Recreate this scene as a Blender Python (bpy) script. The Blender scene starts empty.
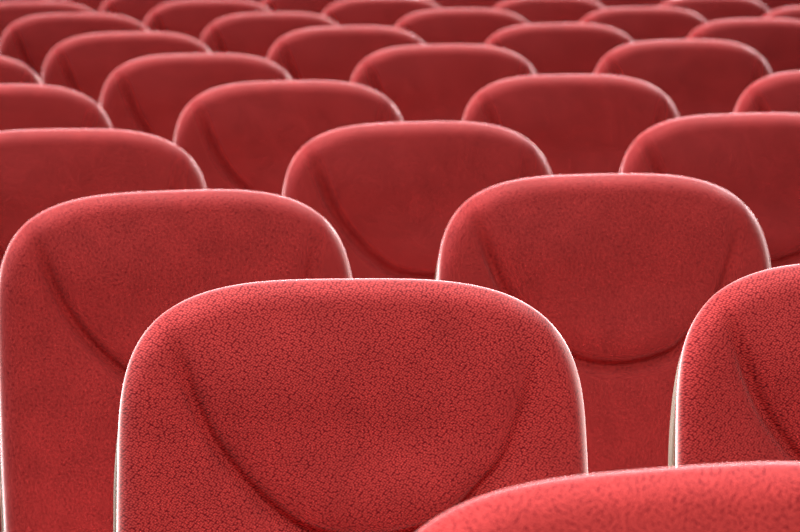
import bpy, bmesh, math, random
import numpy as np
from mathutils import Matrix, Vector

S = 0.55            # seat pitch along a row (m)
H = 0.90            # height of the backrest top above the floor
D = 1.64912 * S     # distance from row to row
TILT = 0.15342
HW, CB, CN = 0.39326, 0.3027, 3.455
scn = bpy.context.scene
col = scn.collection

# ------------------------------------------------------------------ materials
def nt(name):
    m = bpy.data.materials.new(name); m.use_nodes = True
    n = m.node_tree.nodes; l = m.node_tree.links
    return m, n, l, n['Principled BSDF']

def fabric():
    m, n, l, p = nt('red_wool_fabric')
    tc = n.new('ShaderNodeTexCoord'); oi = n.new('ShaderNodeObjectInfo')
    vm = n.new('ShaderNodeVectorMath'); vm.operation = 'SCALE'
    l.new(oi.outputs['Random'], vm.inputs['Scale']); vm.inputs[0].default_value = (3.7, 5.1, 2.3)
    ad = n.new('ShaderNodeVectorMath'); ad.operation = 'ADD'
    l.new(tc.outputs['Object'], ad.inputs[0]); l.new(vm.outputs[0], ad.inputs[1])
    def noise(scale, detail, rough=.5, dist=0.0):
        t = n.new('ShaderNodeTexNoise'); t.inputs['Scale'].default_value = scale
        t.inputs['Detail'].default_value = detail; t.inputs['Roughness'].default_value = rough
        t.inputs['Distortion'].default_value = dist
        l.new(ad.outputs[0], t.inputs['Vector']); return t
    weave = n.new('ShaderNodeTexVoronoi'); weave.inputs['Scale'].default_value = 390; weave.inputs['Randomness'].default_value = .55
    weave.voronoi_dimensions = '2D'
    sp = n.new('ShaderNodeSeparateXYZ'); l.new(ad.outputs[0], sp.inputs[0])
    mz = n.new('ShaderNodeMath'); mz.operation = 'MULTIPLY_ADD'; mz.inputs[1].default_value = .15; l.new(sp.outputs['Y'], mz.inputs[0]); l.new(sp.outputs['Z'], mz.inputs[2])
    cx = n.new('ShaderNodeCombineXYZ'); l.new(sp.outputs['X'], cx.inputs[0]); l.new(mz.outputs[0], cx.inputs[1])
    mp = n.new('ShaderNodeMapping'); mp.inputs['Rotation'].default_value = (0, 0, .6); mp.inputs['Scale'].default_value = (1, 1.25, 1)
    l.new(cx.outputs[0], mp.inputs['Vector']); l.new(mp.outputs[0], weave.inputs['Vector'])
    patch = noise(26, 3)
    ramp = n.new('ShaderNodeValToRGB')
    e = ramp.color_ramp.elements
    e[0].position = .15; e[0].color = FAB_L
    e[1].position = .72; e[1].color = FAB_D
    l.new(weave.outputs['Distance'], ramp.inputs['Fac'])
    mr = n.new('ShaderNodeMapRange'); mr.inputs['From Min'].default_value = .3; mr.inputs['From Max'].default_value = .7
    mr.inputs['To Min'].default_value = .90; mr.inputs['To Max'].default_value = 1.08
    l.new(patch.outputs['Fac'], mr.inputs['Value'])
    hs = n.new('ShaderNodeHueSaturation'); l.new(ramp.outputs['Color'], hs.inputs['Color']); l.new(mr.outputs[0], hs.inputs['Value'])
    l.new(hs.outputs['Color'], p.inputs['Base Color'])
    p.inputs['Roughness'].default_value = .9
    p.inputs['Specular IOR Level'].default_value = .15
    p.inputs['Sheen Weight'].default_value = SHEEN
    p.inputs['Sheen Roughness'].default_value = SHEEN_R
    p.inputs['Sheen Tint'].default_value = (1, .80, .83, 1)
    b1 = n.new('ShaderNodeBump'); b1.invert = True; b1.inputs['Strength'].default_value = .35; b1.inputs['Distance'].default_value = .0011
    l.new(weave.outputs['Distance'], b1.inputs['Height'])
    b2 = n.new('ShaderNodeBump'); b2.inputs['Strength'].default_value = .5; b2.inputs['Distance'].default_value = .0035
    wr = noise(17, 2, .5, .4)
    l.new(wr.outputs['Fac'], b2.inputs['Height']); l.new(b1.outputs[0], b2.inputs['Normal'])
    l.new(b2.outputs[0], p.inputs['Normal'])
    # short upright fibres of the cloth catch light that comes from behind
    fz = n.new('ShaderNodeBsdfSheen'); fz.distribution = 'ASHIKHMIN'
    
    at = n.new('ShaderNodeAttribute'); at.attribute_name = 'nap_shade'      # fuzz sheen masked along the seam: crease shade put into the material
    cm = n.new('ShaderNodeMix'); cm.data_type = 'RGBA'; l.new(at.outputs['Fac'], cm.inputs['Factor'])
    cm.inputs['A'].default_value = (0, 0, 0, 1); cm.inputs['B'].default_value = FUZZ_C
    l.new(cm.outputs['Result'], fz.inputs['Color'])
    sm = n.new('ShaderNodeMath'); sm.operation = 'MULTIPLY'; sm.inputs[1].default_value = SHEEN
    l.new(at.outputs['Fac'], sm.inputs[0]); l.new(sm.outputs[0], p.inputs['Sheen Weight'])
    fz.inputs['Roughness'].default_value = FUZZ_R
    ads = n.new('ShaderNodeAddShader'); l.new(p.outputs[0], ads.inputs[0]); l.new(fz.outputs[0], ads.inputs[1])
    l.new(ads.outputs[0], n['Material Output'].inputs['Surface'])
    return m
FAB_D = (.17, .003, .012, 1); FAB_L = (.76, .082, .078, 1)
SHEEN = .05; SHEEN_R = .4; FUZZ_C = (1.8, 1.55, 1.58, 1); FUZZ_R = .325
M_FAB = fabric()

def plain(name, c, rough=.5, metal=0.0, bump=0, spec=.5):
    m, n, l, p = nt(name)
    t = n.new('ShaderNodeTexNoise'); t.inputs['Scale'].default_value = 60; t.inputs['Detail'].default_value = 3
    tc = n.new('ShaderNodeTexCoord'); l.new(tc.outputs['Object'], t.inputs['Vector'])
    r = n.new('ShaderNodeValToRGB'); r.color_ramp.elements[0].color = tuple(x*.88 for x in c)+(1,)
    r.color_ramp.elements[1].color = tuple(min(1, x*1.1) for x in c)+(1,)
    l.new(t.outputs['Fac'], r.inputs['Fac']); l.new(r.outputs[0], p.inputs['Base Color'])
    p.inputs['Roughness'].default_value = rough; p.inputs['Metallic'].default_value = metal
    p.inputs['Specular IOR Level'].default_value = spec
    if bump:
        b = n.new('ShaderNodeBump'); b.inputs['Strength'].default_value = bump; b.inputs['Distance'].default_value = .002
        l.new(t.outputs['Fac'], b.inputs['Height']); l.new(b.outputs[0], p.inputs['Normal'])
    return m
M_SHELL = plain('beige_plastic_shell', (.42, .36, .27), .38)
M_STEEL = plain('dark_steel', (.05, .05, .055), .45, .8)
M_CARPET = plain('charcoal_carpet', (.035, .022, .022), .95, 0, .8, .1)

# ------------------------------------------------------------------ outline of the backrest (metres, v = 0 at the top)
def half_width(v_units_u, v):
    return v_units_u * (1 + .03145 * (1 - ((v + .59902) / .59902) ** 2)) * (1 - .00782 * v)

def outline(N=300, L=.86, rc=.12):
    pts = []
    for t in np.linspace(0, math.pi/2, 160):
        u = abs(math.sin(t)) ** (2/CN) * HW; v = CB * (abs(math.cos(t)) ** (2/CN) - 1)
        pts.append((half_width(u, v), v))
    for v in np.linspace(-CB, -(L-rc), 60)[1:]:
        pts.append((half_width(HW, v), v))
    ue = pts[-1][0]
    for t in np.linspace(0, math.pi/2, 24)[1:]:
        pts.append((ue - rc*(1-math.cos(t)), -(L-rc) - rc*math.sin(t)))
    P = np.array(pts); P = np.vstack([P, [[0, -L]]])
    full = np.vstack([P, (P*[-1, 1])[::-1][1:-1]]) * S
    seg = np.linalg.norm(np.roll(full, -1, 0) - full, axis=1)
    s = np.r_[0, np.cumsum(seg)]; F = np.vstack([full, full[:1]])
    q = np.linspace(0, s[-1], N, endpoint=False)
    return np.c_[np.interp(q, s, F[:, 0]), np.interp(q, s, F[:, 1])]
OUT = outline()
CEN = np.array([0, -.33*S])

def seg_dist(p, poly):
    A = poly[:-1]; B = poly[1:]; AB = B-A
    t = np.clip(((p[:, None]-A)*AB).sum(-1) / ((AB**2).sum(-1)+1e-12), 0, 1)
    Q = p[:, None]-A-t[..., None]*AB
    return np.sqrt((Q**2).sum(-1)).min(1)

CR = np.array([(-.335, 0), (-.318, -.06), (-.302, -.12), (-.280, -.19), (-.250, -.257), (-.205, -.322), (-.15, -.380), (-.10, -.418),
               (-.05, -.436), (0, -.442), (.05, -.441), (.10, -.431), (.155, -.410), (.208, -.358), (.256, -.300), (.285, -.22), (.305, -.14), (.322, -.06), (.335, 0)])
def smooth_poly(P, k=8):
    out = []
    for i in range(len(P)-1):
        p0 = P[max(i-1, 0)]; p1 = P[i]; p2 = P[i+1]; p3 = P[min(i+2, len(P)-1)]
        for j in range(k):
            t = j/k
            out.append(.5*((2*p1)+(p2-p0)*t+(2*p0-5*p1+4*p2-p3)*t*t+(-p0+3*p1-3*p2+p3)*t**3))
    out.append(P[-1]); return np.array(out)
CR[:, 1] *= .985
CRS = smooth_poly(CR)*S
def inside(p):
    r = np.zeros(len(p), bool); Q = np.vstack([CRS, CRS[:1]])
    for a, b in zip(Q[:-1], Q[1:]):
        hit = (a[1] > p[:, 1]) != (b[1] > p[:, 1])
        r ^= hit & (p[:, 0] < (b[0]-a[0])*(p[:, 1]-a[1])/((b[1]-a[1]) or 1e-12)+a[0])
    return r
def sst(x, a, b):
    t = np.clip((x-a)/(b-a), 0, 1); return t*t*(3-2*t)

R_EDGE = .023
def front_depth(p, e):
    """how far the padded front stands out of the outline plane"""
    r = np.clip(e/R_EDGE, 0, 1)
    f = R_EDGE*np.sqrt(np.clip(1-(1-r)**2, 0, 1))
    top = sst(p[:, 1], -.30*S, -.05*S)
    f = f + (.010+.012*top)*(1-np.exp(-np.clip(e-.004, 0, 9)/.035))
    g = seg_dist(p, CRS); ins = inside(p)
    rt = sst(p[:, 0], -.12*S, .12*S)
    w = (1-rt)*sst(-p[:, 1], .03*S, .20*S) + rt*(.35*sst(-p[:, 1], .08*S, .24*S)+.65*sst(-p[:, 1], .24*S, .40*S))
    f = f + w*np.where(ins, .017*(1-np.exp(-(g/.024)**1.3)), .007*(1-np.exp(-(g/.022)**1.4)))
    f = f - w*.013*np.exp(-(g/np.where(ins, .0056, .0068))**2)
    # the upper panel is dished for the shoulders
    dish = np.exp(-((p[:, 0]/(.24*S))**2) - (((p[:, 1]+.24*S)/(.14*S))**2))
    return f - DISH*dish
DISH = .006

def nap_shade_at(p):  # fades the fuzz sheen near the seam, standing in for occlusion in the crease
    g = seg_dist(p, CRS); w = sst(-p[:, 1], .0*S, .12*S)
    return 1-w*np.exp(-(g/.016)**4)

def bow(x): return -.17599*x*x/S

def add_nap_shade(me, first=()):
    a = me.attributes.new('nap_shade', 'FLOAT', 'POINT'); v = np.ones(len(me.vertices), dtype=np.float32)
    v[:len(first)] = first; a.data.foreach_set('value', v)

def ring_mesh(name, ts, depth_fn, back, mat):
    """closed padded solid: front rings from the outline inwards, then the back"""
    N = len(OUT); V = []; rings = []; NAP_SHADE = []
    closed = np.vstack([OUT, OUT[:1]])
    for t in ts:
        P = CEN + (OUT-CEN)*(1-t)
        e = seg_dist(P, closed) if t > 0 else np.zeros(N)
        f = depth_fn(P, e)
        y = P[:, 1]*math.sin(TILT) + bow(P[:, 0]) - f
        NAP_SHADE += list(nap_shade_at(P))
        rings.append(len(V)); V += [(P[i, 0], y[i], P[i, 1]*math.cos(TILT)) for i in range(N)]
    F = []
    for a, b in zip(rings[:-1], rings[1:]):
        for i in range(N):
            j = (i+1) % N; F.append((a+i, b+i, b+j, a+j))
    f = depth_fn(CEN[None], np.array([.2]))[0]
    V.append((0, CEN[1]*math.sin(TILT)-f, CEN[1]*math.cos(TILT))); c = len(V)-1
    b = rings[-1]
    for i in range(N): F.append((b+i, c, b+(i+1) % N))
    prev = 0
    for t, dy in back:
        P = CEN + (OUT-CEN)*(1-t)
        a = len(V); V += [(P[i, 0], P[i, 1]*math.sin(TILT)+bow(P[i, 0])+dy, P[i, 1]*math.cos(TILT)) for i in range(N)]
        for i in range(N):
            j = (i+1) % N; F.append((prev+i, prev+j, a+j, a+i))
        prev = a
    V.append((0, CEN[1]*math.sin(TILT)+back[-1][1], CEN[1]*math.cos(TILT))); c = len(V)-1
    for i in range(N): F.append((prev+i, prev+(i+1) % N, c))
    me = bpy.data.meshes.new(name); me.from_pydata([tuple(map(float, v)) for v in V], [], F)
    me.materials.append(mat); me.polygons.foreach_set('use_smooth', [True]*len(me.polygons)); me.update()
    bm = bmesh.new(); bm.from_mesh(me); bmesh.ops.recalc_face_normals(bm, faces=bm.faces); bm.to_mesh(me); bm.free()
    add_nap_shade(me, NAP_SHADE)
    return me

ts = list(.085*(1-np.cos(np.linspace(0, math.pi/2, 11)))) + list(np.linspace(.085, .97, 84)[1:])
PAD = ring_mesh('backrest', ts, front_depth, [(.01, .006), (.03, .0105), (.06, .012), (.5, .012)], M_FAB)

def shell_mesh():
    """moulded plastic back: tucked behind the pad at the top, flush with its sides lower down"""
    N = len(OUT); V = []; F = []
    v = OUT[:, 1]
    inset = .009 - .0095*sst(-v, .08*S, .36*S)          # metres the rim sits inside the pad
    dirs = OUT-CEN; ln = np.linalg.norm(dirs, axis=1)[:, None]; dirs = dirs/ln
    prof = [(0.010, .004), (0.001, .0085), (0, .012), (0.0, .018), (.001, .023), (.006, .0275), (.04, .0295), (.12, .030)]
    for k, dy in prof:
        P = OUT - dirs*(inset[:, None]+k)
        V += [(P[i, 0], P[i, 1]*math.sin(TILT)+bow(P[i, 0])+dy, P[i, 1]*math.cos(TILT)) for i in range(N)]
    for r in range(len(prof)-1):
        for i in range(N):
            j = (i+1) % N; F.append((r*N+i, r*N+j, (r+1)*N+j, (r+1)*N+i))
    for base, dy, flip in ((0, .012, True), ((len(prof)-1)*N, .031, False)):
        V.append((0, CEN[1]*math.sin(TILT)+dy, CEN[1]*math.cos(TILT))); c = len(V)-1
        for i in range(N): F.append((base+i, base+(i+1) % N, c))
    me = bpy.data.meshes.new('back_shell'); me.from_pydata([tuple(map(float, q)) for q in V], [], F)
    me.materials.append(M_SHELL); me.polygons.foreach_set('use_smooth', [True]*len(me.polygons))
    bm = bmesh.new(); bm.from_mesh(me); bmesh.ops.recalc_face_normals(bm, faces=bm.faces); bm.to_mesh(me); bm.free()
    return me
SHELL = shell_mesh()

def bevel_box(name, lo, hi, mat, r, seg=4, fn=None):
    bm = bmesh.new(); bmesh.ops.create_cube(bm, size=1)
    for v in bm.verts:
        v.co = Vector([lo[i]+(hi[i]-lo[i])*(v.co[i]+.5) for i in range(3)])
    if fn: fn(bm)
    bmesh.ops.bevel(bm, geom=bm.edges[:], offset=r, segments=seg, profile=.5, affect='EDGES')
    for f in bm.faces: f.smooth = True
    me = bpy.data.meshes.new(name); bm.to_mesh(me); bm.free(); me.materials.append(mat); return me

def cushion_shape(bm):
    for v in bm.verts:
        if v.co.y > -.2: v.co.x *= .93; v.co.z -= .015
CUSH = bevel_box('seat_cushion', (-.215, -.555, .355), (.215, -.135, .445), M_FAB, .028, 5, cushion_shape); add_nap_shade(CUSH)
PAN = bevel_box('seat_pan', (-.19, -.52, .318), (.19, -.16, .345), M_SHELL, .01, 3)

def tube(bm, a, b, r, n=12):
    a, b = Vector(a), Vector(b); d = b-a
    q = d.to_track_quat('Z', 'Y').to_matrix().to_4x4()
    bmesh.ops.create_cone(bm, cap_ends=True, segments=n, radius1=r, radius2=r, depth=d.length, matrix=Matrix.Translation((a+b)/2) @ q)
def leg_mesh(s):
    bm = bmesh.new()
    tube(bm, (s*.15, -.30, .012), (s*.15, -.30, .320), .017)
    bmesh.ops.create_cone(bm, cap_ends=True, segments=24, radius1=.045, radius2=.038, depth=.012, matrix=Matrix.Translation((s*.15, -.30, .006)))
    for f in bm.faces: f.smooth = len(f.verts) == 4
    me = bpy.data.meshes.new('leg'); bm.to_mesh(me); bm.free(); me.materials.append(M_STEEL); return me
LEG = [leg_mesh(-1), leg_mesh(1)]
def bracket_mesh(s):
    bm = bmesh.new()
    y1 = -.38*math.sin(TILT)+bow(.12)+.030
    tube(bm, (s*.12, -.20, .325), (s*.12, y1, .34), .011)
    tube(bm, (s*.12, y1, .335), (s*.12, y1+.026, .60), .011)
    me = bpy.data.meshes.new('back_bracket'); bm.to_mesh(me); bm.free(); me.materials.append(M_STEEL); return me
BRK = [bracket_mesh(-1), bracket_mesh(1)]

# ------------------------------------------------------------------ seats: small real-life offsets of single seats
J = {
    (1, 0): (0.0131, 0.0087, -0.0444, -0.0210), (2, 0): (0.0003, -0.0110, 0.0145, 0.0093),
    (2, 1): (0.0071, -0.0002, -0.0118, -0.0044), (3, 1): (0.0039, -0.0120, -0.0049, 0.0044),
    (3, 0): (-0.0040, -0.0094, -0.0029, -0.0108), (3, 2): (-0.0005, -0.0094, -0.0057, 0.0064),
    (4, 1): (-0.0011, -0.0049, -0.0410, 0.0032), (4, 2): (-0.0051, -0.0022, -0.0188, -0.0073),
    (4, 3): (-0.0081, -0.0031, -0.0388, -0.0039), (4, 0): (-0.0021, 0.0009, 0.0028, 0.0036),
    (5, 1): (-0.0046, -0.0080, 0.0411, -0.0002), (5, 2): (-0.0053, 0.0117, -0.0192, 0.0015),
    (5, 3): (0.0037, 0.0159, 0.0193, 0.0057), (5, 0): (0.0002, 0.0079, 0.0020, 0.0039),
    (6, 1): (-0.0060, -0.0060, 0.0175, 0.0074), (6, 2): (0.0010, 0.0060, 0.0247, 0.0044),
    (6, 3): (0.0049, 0.0045, 0.0138, 0.0015), (6, 4): (-0.0020, 0.0139, -0.0132, -0.0013),
    (7, 1): (0.0014, 0.0067, 0.0209, -0.0078), (7, 2): (0.0043, -0.0021, 0.0497, 0.0006),
    (7, 3): (0.0034, 0.0047, 0.0023, 0.0029), (7, 4): (-0.0035, 0.0002, 0.0035, -0.0019),
    (7, 5): (0.0013, -0.0064, 0.0063, 0.0027), (8, 4): (-0.0010, -0.0056, 0.0043, 0.0006),
    (8, 5): (0.0021, -0.0142, 0.0125, 0.0050), (8, 2): (0.0004, 0.0002, -0.0121, 0.0022),
    (8, 1): (0.0003, 0.0011, 0.0001, 0.0004), (8, 3): (0.0032, 0.0018, -0.0078, 0.0083),
    (0, 0): (-0.0029, 0.0037, 0.0109, 0.0205), (1, 1): (-0.0042, 0.0065, -0.0378, -0.0205),
     
    (9, 1): (0, 0, 0, 0),  (10, 2): (0, 0, 0, 0), (10, 3): (0, 0, 0, 0), 
       (11, 2): (0, 0, 0, 0),       (9, 2): (0, 0, 0, 0), (9, 3): (0, 0, 0, 0), (9, 4): (0, 0, 0, 0), (9, 5): (0, 0, 0, 0), (9, 6): (0, 0, 0, 0),
}
SPECIAL = {
    (0, 0): 'blurred red fabric auditorium seat nearest the camera, cut off by the bottom right corner',
    (1, 0): 'large sharply focused red fabric seat in the foreground, whole rounded top in view',
    (1, 1): 'sharp red fabric seat at right edge, beige shell rim along its left side',
    (2, 0): 'large red fabric seat at the left edge, directly behind the sharpest seat',
    (2, 1): 'red fabric seat showing its whole curved seam, right of the sharpest seat',
    (3, 0): 'red fabric seat cut by the left edge, directly behind the big left foreground seat',
    (3, 1): 'red fabric seat with dark curved seam, in the middle directly above the sharpest seat',
    (11, 2): 'faintest tiny sliver of red seat, farthest of all, beside the top left corner',
    (3, 2): 'red fabric seat at the right edge with small white glint on its lower left rim',
}
NTH = ['first', 'second', 'third', 'fourth', 'fifth', 'sixth', 'seventh']
ROWN = ['nearest', 'second', 'third', 'fourth', 'fifth', 'sixth', 'seventh', 'eighth', 'ninth', 'tenth', 'eleventh', 'twelfth']
def label_of(r, m):
    if (r, m) in SPECIAL: return SPECIAL[(r, m)]
    row = sorted(k[1] for k in J if k[0] == r); i = row.index(m); n = len(row)
    where = 'leftmost' if i == 0 else 'rightmost' if i == n-1 else NTH[i]+' from the left'
    look = ('red fabric seat' if r < 7 else 'blurred red seat')
    if r >= 9: look = 'sliver of red seat'
    return f'{look}, {where} in the {ROWN[r]} row from the camera'


def parts(root, top_rot, dz):
    out = []
    def ob(name, me, loc=(0, 0, 0)):
        o = bpy.data.objects.new(name, me); col.objects.link(o); o.parent = root; o.location = loc; return o
    for nm, me in (('backrest', PAD), ('back_shell', SHELL)):
        o = ob(nm, me, (0, 0, H+dz)); o.rotation_euler = (0, -top_rot, 0)
        if nm == 'back_shell': o['label'] = 'beige plastic rear shell'
    ob('seat_cushion', CUSH); ob('seat_pan', PAN); ob('back_bracket', BRK[0]); ob('back_bracket', BRK[1])
    ob('leg', LEG[0]); ob('leg', LEG[1])

for (r, m), (dx, dz, th, ro) in sorted(J.items()):
    c = m - .5*(r-1)
    st = -.00025 if r % 2 == 0 else 0
    c2 = (c+dx+st)*(1-.00194*(r-1)) + .50003*(r-1)
    rot = th - .01241 + 2*.00216*c2
    x = c2*S; y = (r-1)*D + .00216*c2*c2*S
    root = bpy.data.objects.new('auditorium_seat', None); col.objects.link(root)
    root.empty_display_size = .1
    root.location = (x, y, 0); root.rotation_euler = (0, 0, rot)
    root['label'] = label_of(r, m); root['category'] = 'seat'; root['group'] = 'red auditorium seats in rows'
    parts(root, ro, dz*S - .00057*(r-1)**2*S)

# ------------------------------------------------------------------ floor
nx, ny = 2, 60
V = []; F = []
y0, y1 = -8, 20
for j in range(ny+1):
    yy = y0+(y1-y0)*j/ny
    for x in (-14, 18): V.append((x, yy, 0))
for j in range(ny): F.append((2*j, 2*j+1, 2*j+3, 2*j+2))
me = bpy.data.meshes.new('floor'); me.from_pydata(V, [], F); me.materials.append(M_CARPET)
fl = bpy.data.objects.new('floor', me); col.objects.link(fl); fl['kind'] = 'structure'

# ------------------------------------------------------------------ light
WORLD = [(.25, (.07, .05, .055)), (.55, (.17, .13, .14)), (.85, (.72, .68, .68))]; WS = .8
BACK = [(.60, (0, 0, 0)), (.78, (1.2, 1.1, 1.2)), (1.0, (5.6, 5.2, 5.7))]
w = bpy.data.worlds.new('daylight'); scn.world = w; w.use_nodes = True
wn = w.node_tree.nodes; wl = w.node_tree.links
bg = wn['Background']
tc = wn.new('ShaderNodeTexCoord')
def dotramp(vec, stops):
    d = wn.new('ShaderNodeVectorMath'); d.operation = 'DOT_PRODUCT'
    wl.new(tc.outputs['Generated'], d.inputs[0]); d.inputs[1].default_value = Vector(vec).normalized()
    m = wn.new('ShaderNodeMath'); m.operation = 'MULTIPLY_ADD'; m.inputs[1].default_value = .5; m.inputs[2].default_value = .5
    wl.new(d.outputs['Value'], m.inputs[0])
    r = wn.new('ShaderNodeValToRGB'); wl.new(m.outputs[0], r.inputs['Fac'])
    e = r.color_ramp.elements
    while len(e) < len(stops): e.new(.5)
    for k, (p, c) in enumerate(stops): e[k].position = p; e[k].color = tuple(c)+(1,)
    return r
# bright overhead / behind the rows, dim towards the floor and the near end of the hall
rr = dotramp((-.15, .35, .93), WORLD)
rb = dotramp((-.25, 1, .30), BACK)
mx = wn.new('ShaderNodeMix'); mx.data_type = 'RGBA'; mx.blend_type = 'ADD'; mx.inputs['Factor'].default_value = 1
wl.new(rr.outputs[0], mx.inputs['A']); wl.new(rb.outputs[0], mx.inputs['B'])
wl.new(mx.outputs['Result'], bg.inputs['Color']); bg.inputs['Strength'].default_value = WS

def sun(name, d, e, ang, c):
    L = bpy.data.lights.new(name, 'SUN'); L.energy = e; L.angle = math.radians(ang); L.color = c
    o = bpy.data.objects.new(name, L); col.objects.link(o)
    o.rotation_euler = Vector(d).to_track_quat('-Z', 'Y').to_euler(); return o
# tall windows behind the last row and skylight
sun('window_daylight', (.35, -1, -1.15), 3.8, 25, (1, .95, .92))
def ceiling_lamp(x, y, z, e):
    L = bpy.data.lights.new('ceiling_lamp', 'AREA'); L.shape = 'RECTANGLE'; L.size = 2.4; L.size_y = 1.2; L.energy = e; L.color = (1, .86, .74)
    o = bpy.data.objects.new('ceiling_lamp', L); col.objects.link(o); o.location = (x, y, z)
ceiling_lamp(-.6, -3.2, 3.6, 130)


# ------------------------------------------------------------------ camera
def rx(a): return Matrix.Rotation(a, 3, 'X')
cam = bpy.data.cameras.new('camera'); co = bpy.data.objects.new('camera', cam); col.objects.link(co)
Rm = Matrix.Rotation(-.25501, 3, 'Z') @ rx(-.13208) @ Matrix.Rotation(.00049, 3, 'Y') @ rx(math.pi/2)
co.matrix_world = Matrix.Translation((-1.18554*S, -4.9361*S, .705*S+H)) @ Rm.to_4x4()
cam.sensor_width = 36; cam.lens = 3008.435*36/800
cam.dof.use_dof = True; cam.dof.focus_distance = 2.83; cam.dof.aperture_fstop = 14
cam.clip_start = .05
scn.camera = co
scn.view_settings.view_transform = 'Standard'; scn.view_settings.look = 'None'
scn.view_settings.gamma = 1; scn.view_settings.use_curve_mapping = False
scn.view_settings.exposure = 0.0
